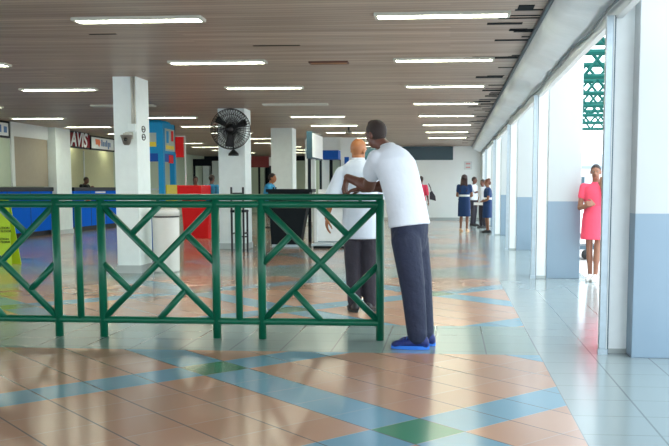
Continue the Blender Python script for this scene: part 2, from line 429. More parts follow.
# short links between the two upper rails
for x in (-.75, -1.6, -2.0, -2.5, -3.0, -3.41, -4.0):
    rp('rail_link', lambda bm: tube(bm, (x-ox, 0, 1.16), (x-ox, 0, 1.21), .016))
def bay(cx, mirror):
    hw, zt, zb, zc = .495, 1.15, .165, .66; s = -1 if mirror else 1
    def P(x, z): return Vector((cx-ox+s*x, 0, z))
    r = .0285
    for a, b in (((-hw, zt), (hw, zb)), ((hw, zt), (-hw, zb)), ((.235, .90), (-.02, zt)), ((-.255, .895), (-hw, .655)), ((-.235, .42), (0, zb)), ((.255, .405), (hw, .645))):
        rp('brace', lambda bm: tube(bm, P(*a), P(*b), r, n=14))
bay(-1.091, False); bay(-2.505, True); bay(-3.92, False)

# ---------------------------------------------------------------- things on and around the columns
t = thing('wall_fan', 'black caged wall fan mounted high on the second column', 'fan', (-4.52, 18.0, 2.507))
bm = bmesh.new()
for rr, yy in ((.415, 0), (.40, -.05), (.40, .05), (.30, -.085), (.30, .085), (.18, -.10), (.18, .10)):
    n = 36; pts = [(rr*math.cos(2*math.pi*i/n), yy, rr*math.sin(2*math.pi*i/n)) for i in range(n+1)]
    polytube(bm, pts, .009 if rr > .41 else .005, 6)
for i in range(44):
    a = 2*math.pi*i/44; c, s = math.cos(a), math.sin(a)
    for sg in (-1, 1): polytube(bm, [(.08*c, sg*.105, .08*s), (.3*c, sg*.085, .3*s), (.415*c, 0, .415*s)], .006, 5)
new_obj('cage', bm, 'blackmetal', t, True)
part('hub', 'blackmetal', t, True, lambda b: tube(b, (0, -.12, 0), (0, .14, 0), .085, n=20), lambda b: ell(b, (0, .15, 0), .1, .1, .1))
for k in range(3):
    bm = bmesh.new(); a0 = 2*math.pi*k/3+.4; ra = []
    for i in range(7):
        r = .08+.29*i/6; wd = .55*(1-.25*i/6)
        ra.append([bm.verts.new((r*math.cos(a0+d*wd), (d)*.05+e, r*math.sin(a0+d*wd))) for e in (-.003, .003) for d in (-.5, 0, .5)])
    for A, B in zip(ra[:-1], ra[1:]):
        for i in (0, 1): bm.faces.new((A[i], A[i+1], B[i+1], B[i])); bm.faces.new((A[i+3], B[i+3], B[i+4], A[i+4]))
        bm.faces.new((A[0], B[0], B[3], A[3])); bm.faces.new((A[2], A[5], B[5], B[2]))
    bm.faces.new((ra[0][0], ra[0][3], ra[0][4], ra[0][5], ra[0][2], ra[0][1])); bm.faces.new((ra[-1][0], ra[-1][1], ra[-1][2], ra[-1][5], ra[-1][4], ra[-1][3]))
    new_obj('blade', bm, 'blackmetal', t, True)
part('arm', 'blackmetal', t, True, lambda b: polytube(b, [(0, .15, 0), (0, .2, -.2), (0, .22, -.45)], .022))
part('mount', 'blackmetal', t, True, lambda b: loft(b, [(Vector((0, .22, z)), Vector((1, 0, 0)), Vector((0, 1, 0)), rx, ry) for z, rx, ry in ((-.54, .11, .08), (-.50, .11, .08), (-.44, .05, .06), (-.41, .02, .03))]))

t = thing('security_camera', 'grey conical security camera on the front face of the nearest column', 'camera', (-4.80, 12.95, 2.01))
part('housing', 'speaker', t, True, lambda b: lathe(b, [(.035, -.08), (.055, -.055), (.082, .04), (.09, .048), (.09, .07)], (0, -.12, 0)))
part('bracket', 'fixture', t, False, bx(-.05, .05, -.13, 0, .07, .10), bx(-.06, .06, -.02, 0, .02, .12))
part('lens', 'lens', t, True, lambda b: ell(b, (0.01, -.192, .0), .03, .03, .03))
t = thing('cable_conduit', 'pale conduit with junction box running down the nearest column', 'conduit', (-4.735, 12.95, 0))
part('pipe', 'fixture', t, True, lambda b: tube(b, (0, -.022, 2.2), (0, -.022, CE), .02), lambda b: tube(b, (.035, -.015, 2.2), (.035, -.015, CE), .012))
part('junction_box', 'column', t, False, bx(-.07, .05, -.06, 0, 2.135, 2.25, .008))
t = thing('round_signs', 'pair of small round dark marks on the side of the nearest column', 'sign', (-4.68, 13.22, 2.1))
for z in (.09, -.03):
    bm = bmesh.new(); n = 20
    polytube(bm, [(.004, .07*math.cos(2*math.pi*i/n), z+.045*math.sin(2*math.pi*i/n)) for i in range(n+1)], .008, 6)
    box(bm, .0, .006, -.04, .04, z-.008, z+.008)
    new_obj('ring_mark', bm, 'blackmetal', t, True)

# white bin
t = thing('litter_bin', 'tall white round litter bin beside the nearest column', 'bin', (-4.37, 13.25, 0))
part('body', 'binwhite', t, True, lambda b: lathe(b, [(.19, 0), (.195, .03), (.205, .83), (.205, .84)]))
part('band', 'blackmetal', t, True, lambda b: lathe(b, [(.207, .845), (.207, .865)]))
part('lid', 'binwhite', t, True, lambda b: lathe(b, [(.212, .866), (.21, .95), (.17, .985), (.05, .99)]))

# caution sign
t = thing('caution_sign', 'yellow-green folding wet floor sign behind the railing at far left', 'sign', (-7.46, 14.2, 0), .12)
for s in (-1, 1):
    p = part('panel', 'caution', t, False, lambda b: prism(b, [(-.17, s*.20, 0), (.17, s*.20, 0), (.09, s*.02, 1.05), (-.09, s*.02, 1.05)], (0, s*.025, 0)))
part('handle', 'caution', t, False, bx(-.08, .08, -.03, .03, 1.03, 1.10, .01))
for z, s in ((.60, .055), (.42, .05)):
    text_mesh('lettering', 'CAUTION\nWET FLOOR', s, 'black', t, (0, -.232+z*.172, z), (math.radians(80), 0, 0), .003)

# ---------------------------------------------------------------- left shops
def counter(y0, y1, label, poster=False):
    t = thing('service_counter', label, 'counter', (-11.0, (y0+y1)/2, 0), 0, 'blue service counters'); h = (y1-y0)/2
    part('front_panel', 'bluecounter', t, False, bx(0, .06, -h, h, .14, 1.20), bx(-.5, 0, -h, -h+.06, .14, 1.2))
    part('plinth', 'black', t, False, bx(-.5, .0, -h+.03, h-.03, 0, .14))
    part('counter_top', 'navytop', t, False, bx(-.55, .09, -h-.03, h+.03, 1.20, 1.31, .01))
    for i in range(1, int(2*h/1.2)+1): part('joint_strip', 'navytop', t, False, bx(.06, .064, -h+1.2*i-.008, -h+1.2*i+.008, .14, 1.2))
    if poster:
        q = part('poster', 'signwhite', t, False, bx(.061, .066, -1.15, -.65, .82, 1.1)); part('poster_print', 'red', q, False, bx(.0665, .069, -1.05, -.75, .87, 1.02))
        part('paper_strip', 'signwhite', t, False, bx(.061, .066, -.3, .5, 1.13, 1.18))
counter(15.0, 23.5, 'long blue service counter at the far left of the hall')
counter(24.9, 28.6, 'blue service counter under the red rental sign', True)

def wall_sign(y0, y1, z0, z1, face, label, name='fascia_sign'):
    t = thing(name, label, 'sign', (-10.95, (y0+y1)/2, (z0+z1)/2)); h = (y1-y0)/2; v = (z1-z0)/2
    part('frame', 'black', t, False, bx(-.08, -.02, -h, h, -v, v)); part('face', face, t, False, bx(-.02, 0, -h+(.12 if name == 'notice_board' else .04), h-(.12 if name == 'notice_board' else .04), -v+.05, v-.05))
    return t
RS = (math.pi/2, 0, math.pi/2)
t = wall_sign(24.53, 26.2, 2.46, 2.945, 'signred', 'dark red rental sign lettered AVIS above the left counter', 'rental_sign')
text_mesh('lettering', 'AVIS', .58, 'signwhite', t, (.004, .02, -.01), RS, .003, .2, .012)
t = wall_sign(26.3, 28.15, 2.46, 2.90, 'signwhite', 'white sign with orange mark and blue lettering beside the AVIS sign', 'rental_sign')
bm = bmesh.new()
prism(bm, [(.0, -.62, .12), (.0, -.30, .12), (.0, -.22, .04), (.0, -.34, -.12), (.0, -.42, -.04), (.0, -.58, -.05)], (.006, 0, 0)); new_obj('orange_mark', bm, 'orange', t)
part('blue_lettering', 'printblue', t, False, *[bx(0, .006, -.15+.13*i, -.15+.13*i+.085, -.08-(.07 if i in (4,) else 0), (.06 if i % 3 else .12)) for i in range(6)])
t = wall_sign(28.25, 29.25, 2.46, 2.90, 'signred', 'short dark red sign panel right of the white rental sign', 'rental_sign')
t = wall_sign(19.2, 21.33, 2.53, 2.94, 'signwhite', 'white notice board with dark frame high on the left wall', 'notice_board')
part('print', 'printblue', t, False, *[bx(0, .004, -.9+.27*i, -.9+.27*i+.15, -.08, .07+.03*(i % 2)) for i in range(7)])
t = thing('wall_notice', 'small dark notice on the pale shop wall above the seated clerk', 'notice', (-12.9, 28.0, 1.95))
part('sheet', 'beige', t, False, bx(.0, .02, -.2, .2, -.2, .2)); part('print', 'dark', t, False, bx(.02, .024, -.1, .1, .04, .14), bx(.02, .024, -.1, .1, -.14, -.04))

# ---------------------------------------------------------------- blue kiosk, red stall
t = thing('snack_kiosk', 'bright blue kiosk with poster header behind the nearest column', 'kiosk', (-6.14, 18.6, 0))
part('header', 'cyan', t, False, bx(-.60, .12, -.42, -.36, 2.02, 2.66), bx(.06, .12, -.36, .42, 2.02, 2.66), bx(-.6, -.54, -.36, .42, 2.02, 2.66), bx(-.6, .12, .36, .42, 2.02, 2.66))
part('roof', 'cyan', t, True, lambda b: loft(b, [(Vector((-.24, 0, z)), Vector((1, 0, 0)), Vector((0, 1, 0)), rx, ry) for z, rx, ry in ((2.66, .38, .44), (2.70, .36, .41), (2.73, .28, .32))], 24))
part('poster', 'kioskgrey', t, False, bx(.121, .126, -.28, .36, 2.08, 2.55))
part('poster_print', 'red', t, False, bx(.127, .130, .12, .27, 2.30, 2.52)); part('poster_print', 'cyan', t, False, bx(.127, .130, -.2, -.05, 2.25, 2.5)); part('poster_print', 'yellow', t, False, bx(.127, .130, -.25, .30, 2.12, 2.2))
part('poster', 'kioskgrey', t, False, bx(-.56, -.02, -.426, -.421, 2.26, 2.45)); part('poster_print', 'yellow', t, False, bx(-.56, -.02, -.429, -.427, 2.16, 2.26))
for x, y in ((.07, -.38), (.07, .38), (-.55, -.38), (-.55, .38)):
    part('post', 'cyan', t, False, bx(x-.055, x+.055, y-.055, y+.055, 0, 2.05))
part('valance', 'deepblue', t, False, bx(-.55, .10, -.40, -.37, 1.85, 2.02), bx(.07, .10, -.37, .38, 1.85, 2.02))
part('sign_panel', 'red', t, False, bx(.09, .11, .02, .30, 1.83, 2.0))
part('counter', 'deepblue', t, False, bx(-.50, .0, -.36, .36, .0, .92))
part('shelf', 'signwhite', t, False, bx(-.50, .02, -.36, .36, .92, .96), bx(-.5, -.05, -.3, .3, 1.25, 1.28))
part('base_panel', 'yellow', t, False, bx(.10, .14, -.3, .42, .66, 1.36))
t = thing('drinks_stall', 'red stall counter with white pole and red header behind the blue kiosk', 'stall', (-6.5, 22.3, 0))
part('cabinet', 'red', t, False, lambda b: prism(b, [(-.28, -.3, 0), (.34, -.3, 0), (.40, -.3, .92), (-.34, -.3, .92)], (0, .7, 0)))
part('counter_top', 'red', t, False, bx(-.45, .22, -.42, .5, 1.12, 1.36, .02), bx(-.35, .12, -.2, .3, .92, 1.12))
part('pole', 'white', t, False, tb((-.30, 0, 1.3), (-.30, 0, 2.60), .022))
part('header_sign', 'red', t, False, bx(-.72, -.34, -.04, .03, 2.08, 2.60)); part('header_trim', 'white', t, False, bx(-.72, -.3, -.045, .035, 2.60, 2.63))

# ---------------------------------------------------------------- stools, table, black counter, desk
def stool(x, y, label, rz=0):
    t = thing('bar_stool', label, 'stool', (x, y, 0), rz, 'black bar stools')
    for sx in (-1, 1):
        for sy in (-1, 1):
            h = 1.31 if sy < 0 else .80
            part('leg', 'blackmetal', t, False, bx(sx*.12-.018, sx*.12+.018, sy*.17-.018, sy*.17+.018, 0, h))
    part('seat', 'black', t, False, bx(-.145, .145, -.2, .2, .80, .85, .012))
    part('back_rail', 'blackmetal', t, False, bx(-.11, .11, -.18, -.155, 1.14, 1.2)); part('footrest', 'blackmetal', t, False, bx(-.11, .11, .158, .182, .28, .31), bx(-.132, -.108, -.16, .16, .36, .39), bx(.108, .132, -.16, .16, .36, .39))
stool(-4.25, 17.55, 'black high-backed bar stool in front of the fan column')
stool(-4.20, 20.1, 'black bar stool under the seated person in light blue', 1.57)

t = thing('black_counter', 'black tapered counter front beside the seated person in blue', 'counter', (-3.55, 19.3, 0))
part('body', 'black', t, False, lambda b: prism(b, [(-.36, -.25, .05), (.27, -.25, .05), (.50, -.25, 1.20), (-.42, -.25, 1.20)], (0, .4, 0)))
part('counter_top', 'black', t, False, bx(-.46, .56, -.30, .3, 1.20, 1.27, .008)); part('kick_plate', 'steel', t, False, bx(-.34, .25, -.245, .12, 0, .05))

t = thing('checkin_desk', 'white desk with sloping sides behind the green railing beside the black counter', 'desk', (-2.60, 19.80, 0))
part('front', 'desk', t, False, lambda b: prism(b, [(-.35, -.25, .10), (.55, -.25, .10), (.55, .05, 1.0), (-.35, .05, 1.0)], (0, .12, 0)))
part('side', 'desk', t, False, bx(-.42, -.35, -.3, .6, 0, 1.06)); part('side', 'desk', t, False, bx(.55, .62, -.3, .6, 0, 1.06))
part('counter_top', 'desk', t, False, bx(-.46, .66, -.2, .62, 1.06, 1.12, .01)); part('ledge', 'desk', t, False, bx(-.40, .60, .2, .5, 1.12, 1.26)); part('kick_plate', 'steel', t, False, bx(-.35, .55, -.22, .1, 0, .1))
bm = bmesh.new(); polytube(bm, [(-2.12+.10*math.sin(i*.35)-.012*i, 19.85+min(0, .3*((1.0-.032*i)-1.0)/.9)-.012, 1.02-.032*i) for i in range(26)]+[], .012)
tag(new_obj('power_lead', bm, 'cable', None, True), 'thin grey lead curling down the white desk front', 'cable')
t = thing('luggage_scale', 'low grey scale platform on the floor before the white desk', 'scale', (-2.65, 18.9, 0))
part('platform', 'steel', t, False, bx(-.3, .45, -.3, .3, .05, .10, .01)); part('base', 'black', t, False, bx(-.26, .4, -.26, .26, 0, .05))

t = thing('display_booth', 'dark framed booth post carrying a white screen left of the bald man', 'display', (-3.14, 21.2, 0))
part('screen_case', 'slate', t, False, bx(-.22, -.09, -.60, 1.10, 1.98, 2.62))
part('screen_face', 'desk', t, False, bx(-.09, -.075, -.55, 1.05, 2.02, 2.58))
for x, y, m in ((-.17, -.50, 'navytop'), (-.13, -.10, 'white'), (-.13, .55, 'palegreen'), (-.13, 1.0, 'navytop')):
    part('post', m, t, False, bx(x-.035, x+.035, y-.04, y+.04, 0, 2.0))
t = thing('information_booth', 'white booth with a blue header band beyond the bald man', 'booth', (-2.97, 23.2, 0))
part('header', 'white', t, False, bx(-.45, .12, -.1, .7, 2.28, 2.62)); part('blue_band', 'deepblue', t, False, bx(-.44, .05, -.11, .69, 2.05, 2.28))
part('wall_panel', 'white', t, False, bx(.12, .55, -.2, -.1, 0, 2.6)); part('wall_panel', 'column', t, False, bx(-.5, -.30, .6, .68, 0, 2.05)); part('poster', 'deepblue', t, False, bx(.22, .34, -.206, -.2, 1.9, 2.1))
part('frame', 'dark', t, False, bx(-.28, -.2, .6, .68, 0, 2.05), bx(.0, .06, .6, .68, 0, 2.05)); part('wall_panel', 'palegreen', t, False, bx(-.2, .0, .62, .66, 0, 2.05))

t = thing('hanging_board', 'dark red board on two posts far down the hall right of the fan column', 'sign', (-8.25, 38, 0))
part('board', 'darkred', t, False, bx(-.45, .40, -.04, .04, 2.18, 2.66)); part('white_edge', 'signwhite', t, False, bx(.40, .52, -.04, .04, 2.25, 2.62))
for x in (-.05, .38): part('post', 'dark', t, False, bx(x-.04, x+.04, -.04, .04, 0, 2.2))
t = thing('wall_sign', 'small pale red sign on the far white wall above the navy dressed women', 'sign', (.74, 35.37, 2.18))
part('plate', 'signwhite', t, False, bx(-.16, .16, .0, .03, -.16, .16)); part('print', 'palered', t, False, bx(-.09, .09, -.004, .0, .04, .10), bx(-.09, .09, -.004, .0, -.10, -.05))

# ---------------------------------------------------------------- outdoors
for i in range(7):
    y = 14.0+3.0*i
    t = thing('roof_truss', 'green lattice truss of the outdoor canopy, %s from the camera' % ORD[i], 'truss', (2.0, y, 3.38), 0, 'canopy trusses')
    part('top_chord', 'truss', t, False, tb((0, 0, .62), (9, 0, .62), .055, n=8)); part('bottom_chord', 'truss', t, False, tb((0, 0, 0), (9, 0, 0), .05, n=8))
    bm = bmesh.new()
    for k in range(18):
        tube(bm, (k*.5, 0, 0 if k % 2 else .62), (k*.5+.5, 0, .62 if k % 2 else 0), .034, n=6); tube(bm, (k*.5, 0, .62 if k % 2 else 0), (k*.5+.5, 0, 0 if k % 2 else .62), .034, n=6)
    new_obj('lattice', bm, 'truss', t)
for x, lab in ((2.25, 'long green canopy beam nearest the building wall'), (6.5, 'long green canopy beam out over the road')):
    o = part('canopy_beam', 'truss', None, False, bx(x-.06, x+.06, 12, 35, 4.06, 4.2)); tag(o, lab, 'beam', 'canopy beams')
for y in (16, 34):
    o = part('canopy_post', 'truss', None, False, tb((9.5, y, 0), (9.5, y, 4.1), .09)); tag(o, 'green canopy post standing on the pavement outside, %s' % ('near' if y < 20 else 'far'), 'post', 'canopy posts')
t = thing('building', 'pale building with a grey roof seen outside behind the woman in pink', 'building', (12.5, 62, 0))
part('wall', 'building', t, False, bx(-6, 10, -3, 3, 0, 2.6)); part('roof', 'roofgrey', t, False, lambda b: prism(b, [(-6.5, -3.5, 2.6), (10.5, -3.5, 2.6), (9, 0, 3.6), (-5, 0, 3.6)], (0, .3, 0)), bx(-6.5, 10.5, -3.5, 3.3, 2.55, 2.7))
for i in range(5): part('window', 'slate', t, False, bx(-5+2.8*i, -3.6+2.8*i, -3.03, -2.99, .9, 2.0))
t = thing('luggage_trolley', 'dark low trolley outside behind the legs of the woman in pink', 'trolley', (2.95, 16.6, 0), .35)
part('deck', 'steeldark', t, False, bx(-.8, .5, -.3, .3, .18, .25)); part('ramp', 'steeldark', t, False, lambda b: prism(b, [(-.9, -.3, .45), (-.85, -.3, .5), (.5, -.3, .25), (.5, -.3, .2)], (0, .6, 0)))
part('handle', 'steeldark', t, False, tb((-.8, -.28, .2), (-.9, -.28, 1.0), .02), tb((-.8, .28, .2), (-.9, .28, 1.0), .02), tb((-.9, -.28, 1.0), (-.9, .28, 1.0), .02))
for x in (-.6, .35):
    for y in (-.3, .3): part('wheel', 'rubber', t, True, tb((x, y-.02, .09), (x, y+.02, .09), .09, n=16))

# ---------------------------------------------------------------- people
def vox(bm, name, m, parent, v, it=6, smooth=.5, cut=None):
    me = bpy.data.meshes.new('tmp'); bm.to_mesh(me); bm.free()
    o = bpy.data.objects.new('tmp', me); COL.objects.link(o)
    r = o.modifiers.new('r', 'REMESH'); r.mode = 'VOXEL'; r.voxel_size = v; r.use_smooth_shade = True
    s = o.modifiers.new('s', 'SMOOTH'); s.iterations = it; s.factor = smooth
    dg = bpy.context.evaluated_depsgraph_get(); m2 = bpy.data.meshes.new_from_object(o.evaluated_get(dg))
    bpy.data.objects.remove(o); bpy.data.meshes.remove(me); m2.materials.clear(); m2.materials.append(M[m])
    for p in m2.polygons: p.use_smooth = True
    if cut:
        b2 = bmesh.new(); b2.from_mesh(m2)
        rs = bmesh.ops.bisect_plane(b2, geom=b2.verts[:]+b2.edges[:]+b2.faces[:], plane_co=(0, 0, cut), plane_no=(0, 0, 1), clear_inner=True)
        bmesh.ops.holes_fill(b2, edges=[e for e in rs['geom_cut'] if isinstance(e, bmesh.types.BMEdge)]); b2.to_mesh(m2); b2.free()
        for p in m2.polygons: p.use_smooth = True
    m2.name = name; q = bpy.data.objects.new(name, m2); COL.objects.link(q); q.parent = parent
    return q

V = Vector
def hand(bm, wpos, d, n, s, curl=.5, side=1):
    """palm, four fingers of different lengths, a thumb leaving the side of the palm"""
    d = d.normalized(); n = (n-d*n.dot(d)).normalized(); sd = d.cross(n)*side
    ell(bm, wpos+d*.05*s, .038*s, .016*s, .05*s, (sd, n, d), 14)
    L = (.072, .082, .076, .058)
    for i in range(4):
        o = (i-1.5)*.0205*s
        k = wpos+d*(.088-.004*abs(i-1.3))*s+sd*-o
        capsule(bm, wpos+d*.03*s+sd*-o*.7, k, .012*s, .0105*s)
        p, a = k, 0.15*curl
        for j, (fr, r0, r1) in enumerate(((.45, .0100, .0090), (.32, .0090, .0080), (.23, .0080, .0068))):
            a += curl*(.55, .65, .45)[j]
            q = p+(d*math.cos(a)+n*math.sin(a)+sd*-o*3)*L[i]*fr*s
            capsule(bm, p, q, r0*s, r1*s); p = q
    b0 = wpos+d*.022*s+sd*.026*s; b1 = b0+(d*.6+sd*.65+n*.35).normalized()*.042*s; b2 = b1+(d*.85+sd*.25+n*.45).normalized()*.032*s; b3 = b2+(d*.9+n*.5).normalized()*.024*s
    capsule(bm, b0, b1, .014*s, .0115*s); capsule(bm, b1, b2, .0115*s, .0098*s); capsule(bm, b2, b3, .0098*s, .0078*s)

def person(label, loc, face, h, skin, over={}, group=None, world=False, chest=None, hface=None, headup=None, vsz=.012, girth=1., top=None, bottom=None, dress=None, sleeve=.8, sl_r=.070,
           hem=-.2, shoes=('shoeblack', 'soleblack'), footdir=None, hair='short', hairm='hair', hairplane=None, handdir={}, curl=.5, baggy=1., belly=0., bend=(0, 0, 0), skirt_z=.52, trimcol=None, sole=True, toe=1., seated=False, arm=1., hs=1., long_sleeve=False, tr_end=.05):
    root = thing('person', label, 'person', loc, 0, group)
    s = h/1.75
    f = V((face[0], face[1], 0)).normalized(); r = V((f.y, -f.x, 0))
    cf = V((chest[0], chest[1], 0)).normalized() if chest else f; cr = V((cf.y, -cf.x, 0))
    def Lc(a, b, c): return (r*a+f*b)*s+V((0, 0, c*s))
    J = dict(pelvis=Lc(0, 0, .95), neck=Lc(0, 0, 1.475), head=Lc(0, .025, 1.635), ls=Lc(-.18, 0, 1.415), rs=Lc(.18, 0, 1.415), le=Lc(-.235, -.03, 1.13), re=Lc(.235, -.03, 1.13),
             lw=Lc(-.25, .05, .89), rw=Lc(.25, .05, .89), lh=Lc(-.085, 0, .92), rh=Lc(.085, 0, .92), lk=Lc(-.095, .015, .50), rk=Lc(.095, .015, .50), la=Lc(-.1, -.02, .085), ra=Lc(.1, -.02, .085))
    for k, p in over.items(): J[k] = V(p) if world else Lc(*p)
    hf = V(hface).normalized() if hface else f
    up = V(headup).normalized() if headup else V((0, 0, 1))
    up = (up-hf*up.dot(hf)).normalized(); hr = hf.cross(up)
    g = girth*s
    P, N = J['pelvis'], J['neck']; mid = (P+N)/2+V(bend)
    def spine(t):
        if t < 0: return P+(P-mid).normalized()*(-t)*(N-P).length*.9 if False else P+V((0, 0, 1))*t*(N-P).length
        return P*(1-t)**2+mid*2*t*(1-t)+N*t*t
    def rings(tab, grow=0., wid=1.):
        out = []
        for t, rx, ry in tab:
            k = min(1, max(0, t)); xa = (r*(1-k)+cr*k).normalized()
            dirv = (spine(min(1, t+.05))-spine(max(0, t-.05))).normalized() if t >= 0 else V((0, 0, 1))
            ya = dirv.cross(xa).normalized()
            out.append((spine(t)+V((0, 0, 0)), xa, ya, rx*g*wid+grow, ry*g*wid+grow))
        return out
    T = [(-.13, .10, .08), (-.05, .135, .088), (.1, .138, .092), (.35, .130, .095), (.6, .148, .105), (.78, .160, .108), (.9, .125, .085), (1.0, .062, .06)]
    # --- body, one continuous mesh
    bm = bmesh.new()
    loft(bm, rings(T))
    capsule(bm, N-V((0, 0, .02)), J['head']-up*.06*s-hf*.012*s, .056*s, .052*s)
    c = J['head']; s0 = s; s = s*hs
    ell(bm, c+up*.025*s-hf*.008*s, .074*s, .094*s, .092*s, (hr, hf, up), 20)
    ell(bm, c-up*.045*s+hf*.028*s, .056*s, .064*s, .070*s, (hr, hf, up), 16)
    capsule(bm, c+hf*.086*s+up*.012*s, c+hf*.105*s-up*.022*s, .008*s, .014*s)
    for sg in (-1, 1):
        ell(bm, c+hr*sg*.076*s-hf*.005*s-up*.005*s, .010*s, .020*s, .032*s, (hr, hf, up), 10)
        ell(bm, c+hr*sg*.03*s+hf*.078*s+up*.028*s, .024*s, .012*s, .008*s, (hr, hf, up), 8)
    s = s0
    for side, sg in (('l', -1), ('r', 1)):
        sh, e, wr = J[side+'s'], J[side+'e'], J[side+'w']
        capsule(bm, spine(.86), sh, .06*g, .056*g); capsule(bm, sh, e, .052*g, .040*g*arm); capsule(bm, e, wr, .038*g*arm, .025*g*arm); capsule(bm, e, e+(wr-e)*.35, .04*g*arm, .04*g*arm)
        hd, hn = handdir.get(side, ((wr-e), r*(-sg)+V((0, 0, 0))))
        hand(bm, wr, V(hd), V(hn), s*(.5+.5*arm), curl, -sg)
        hp, kn, an = J[side+'h'], J[side+'k'], J[side+'a']
        capsule(bm, hp-V((0, 0, .05*s)), kn, .066*g, .052*g); capsule(bm, kn, an, .052*g, .034*g); capsule(bm, kn+(an-kn)*.1, kn+(an-kn)*.45, .05*g, .05*g)
        fd = V(footdir[side]).normalized() if footdir else f
        dn = V((0, 0, -1))
        capsule(bm, an-fd*.025*s+dn*.045*s, an+fd*.11*s*toe+dn*.055*s, .032*s, .026*s)
    vox(bm, 'body', skin, root, vsz, 4)
    # --- clothes
    if top:
        bm = bmesh.new()
        tabs = [(hem, .184, .142), (hem*.5, .182, .140), (.05, .176, .134), (.3, .155+belly*.5, .115+belly), (.6, .165, .122), (.78, .172, .122), (.9, .138, .10), (.985, .075, .072)]
        loft(bm, rings(tabs, .012*s))
        for side in 'lr':
            sh, e, wr = J[side+'s'], J[side+'e'], J[side+'w']
            capsule(bm, spine(.84), sh, .070*g, .062*g); capsule(bm, sh, sh+(e-sh)*sleeve, .064*g, (.060 if long_sleeve else sl_r)*g)
            if long_sleeve: capsule(bm, sh+(e-sh)*sleeve, e, .058*g, .052*g); capsule(bm, e, e+(wr-e)*.85, .052*g, .04*g)
        vox(bm, 'shirt' if not dress else 'dress_top', top, root, max(.009, vsz), 12)
        bm = bmesh.new(); nn = 20; ax = (N-mid).normalized(); xa = cr; ya = ax.cross(xa).normalized(); cc = N-ax*.012*s
        for a, b in (((.072, .066, -.03), (.064, .060, .025)),):
            loft(bm, [(cc+ax*z*s, xa, ya, rx*s, ry*s) for rx, ry, z in (a, ((a[0]+b[0])/2+.004, (a[1]+b[1])/2+.004, 0), b)], nn)
        new_obj('collar', bm, top, root, True)
    if dress:
        bm = bmesh.new(); kz = skirt_z*s; km = (J['lk']+J['rk'])/2; low = V((km.x, km.y, kz))
        ring = [(spine(.45), r, V((-r.y, r.x, 0)), .145*g+.012, .108*g+.012)] if False else []
        for t, rx, ry in ((0, .150, .118), (.15, .160, .125), (.4, .178, .138), (.7, .182, .142), (1, .185, .145)):
            ring.append((spine(.35)*(1-t)+low*t, r, f, rx*g+.012, ry*g+.012))
        loft(bm, ring); vox(bm, 'skirt', dress, root, max(.009, vsz), 4)
        if trimcol:
            part('belt', trimcol, root, True, lambda b: loft(b, [(spine(.33)+V((0, 0, z)), r, f, .158*g+.012, .124*g+.012) for z in (-.03, .0, .03)]))
    if bottom:
        bm = bmesh.new()
        loft(bm, [(P+V((0, 0, z*s)), r, f, rx*g, ry*g) for z, rx, ry in ((-.20, .13, .105), (-.12, .158, .130), (-.04, .166, .138), (.02, .168, .138), (.08, .160, .128))])
        for side in 'lr':
            hp, kn, an = J[side+'h'], J[side+'k'], J[side+'a']
            capsule(bm, hp-V((0, 0, .07*s)), kn, .096*g*baggy, .082*g*baggy); e = kn+(an-kn)*(1-tr_end); capsule(bm, kn, e, .080*g*baggy, .066*g*baggy)
        vox(bm, 'trousers', bottom, root, max(.009, vsz), 14, cut=None if seated else .045)
    for side in 'lr':
        an = J[side+'a']; fd = V(footdir[side]).normalized() if footdir else f
        if shoes is None: continue
        fd = V((fd.x, fd.y, 0)).normalized() if not seated else fd
        sd = V((fd.y, -fd.x, 0)).normalized(); uz = V((0, 0, 1)) if not seated else sd.cross(fd)
        b0 = an-uz*(an.z if not seated else .085*s)
        bm = bmesh.new()
        loft(bm, [(b0+fd*x*s+uz*z*s, sd, uz, wx*s, hz*s) for x, z, wx, hz in ((-.085, .045, .020, .025), (-.07, .055, .038, .045), (-.02, .062, .042, .055), (.05, .052, .044, .045), (.12, .040, .048, .034), (.17, .034, .042, .027), (.20, .030, .018, .014))], 16)
        sh = new_obj('shoe', bm, shoes[0], root, True)
        bm = bmesh.new(); n = 24
        pts = []
        for i in range(n):
            a = 2*math.pi*i/n; x = math.cos(a); y = math.sin(a); pts.append(b0+fd*(.058+.148*x)*s+sd*y*(.047+.006*x)*s+uz*.002*s)
        prism(bm, pts, uz*.026*s); new_obj('sole', bm, shoes[1], sh)
        if shoes[0] == 'shoeblue':
            bm = bmesh.new()
            for i in range(5):
                q = b0+fd*(.03+.026*i)*s+uz*(.108-.011*i)*s
                tube(bm, q-sd*.028*s-uz*.012*s, q, .006*s, n=6); tube(bm, q, q+sd*.028*s-uz*.012*s, .006*s, n=6)
            new_obj('laces', bm, shoes[1], sh)
    # --- face and hair
    s = s*hs
    for sg in (-1, 1):
        part('eye', 'eye', root, True, lambda b: ell(b, c+hr*sg*.031*s+hf*.080*s+up*.010*s, .012*s, .010*s, .007*s, (hr, hf, up), 10))
    part('lips', 'lips', root, True, lambda b: ell(b, c+hf*.086*s-up*.058*s, .022*s, .010*s, .009*s, (hr, hf, up), 10))
    if hair:
        bm = bmesh.new(); k = 1.06 if hair != 'crop' else 1.025
        ell(bm, c+up*.027*s-hf*.010*s, .074*s*k, .094*s*k, .092*s*k, (hr, hf, up), 24)
        pn = hairplane or (.62, -.78, .0)
        no = (up*pn[0]+hf*pn[1]).normalized()
        res = bmesh.ops.bisect_plane(bm, geom=bm.verts[:]+bm.edges[:]+bm.faces[:], plane_co=c+up*(.03+pn[2])*s+hf*.035*s, plane_no=no, clear_inner=True)
        es = [e for e in res['geom_cut'] if isinstance(e, bmesh.types.BMEdge)]
        if es: bmesh.ops.edgenet_fill(bm, edges=es)
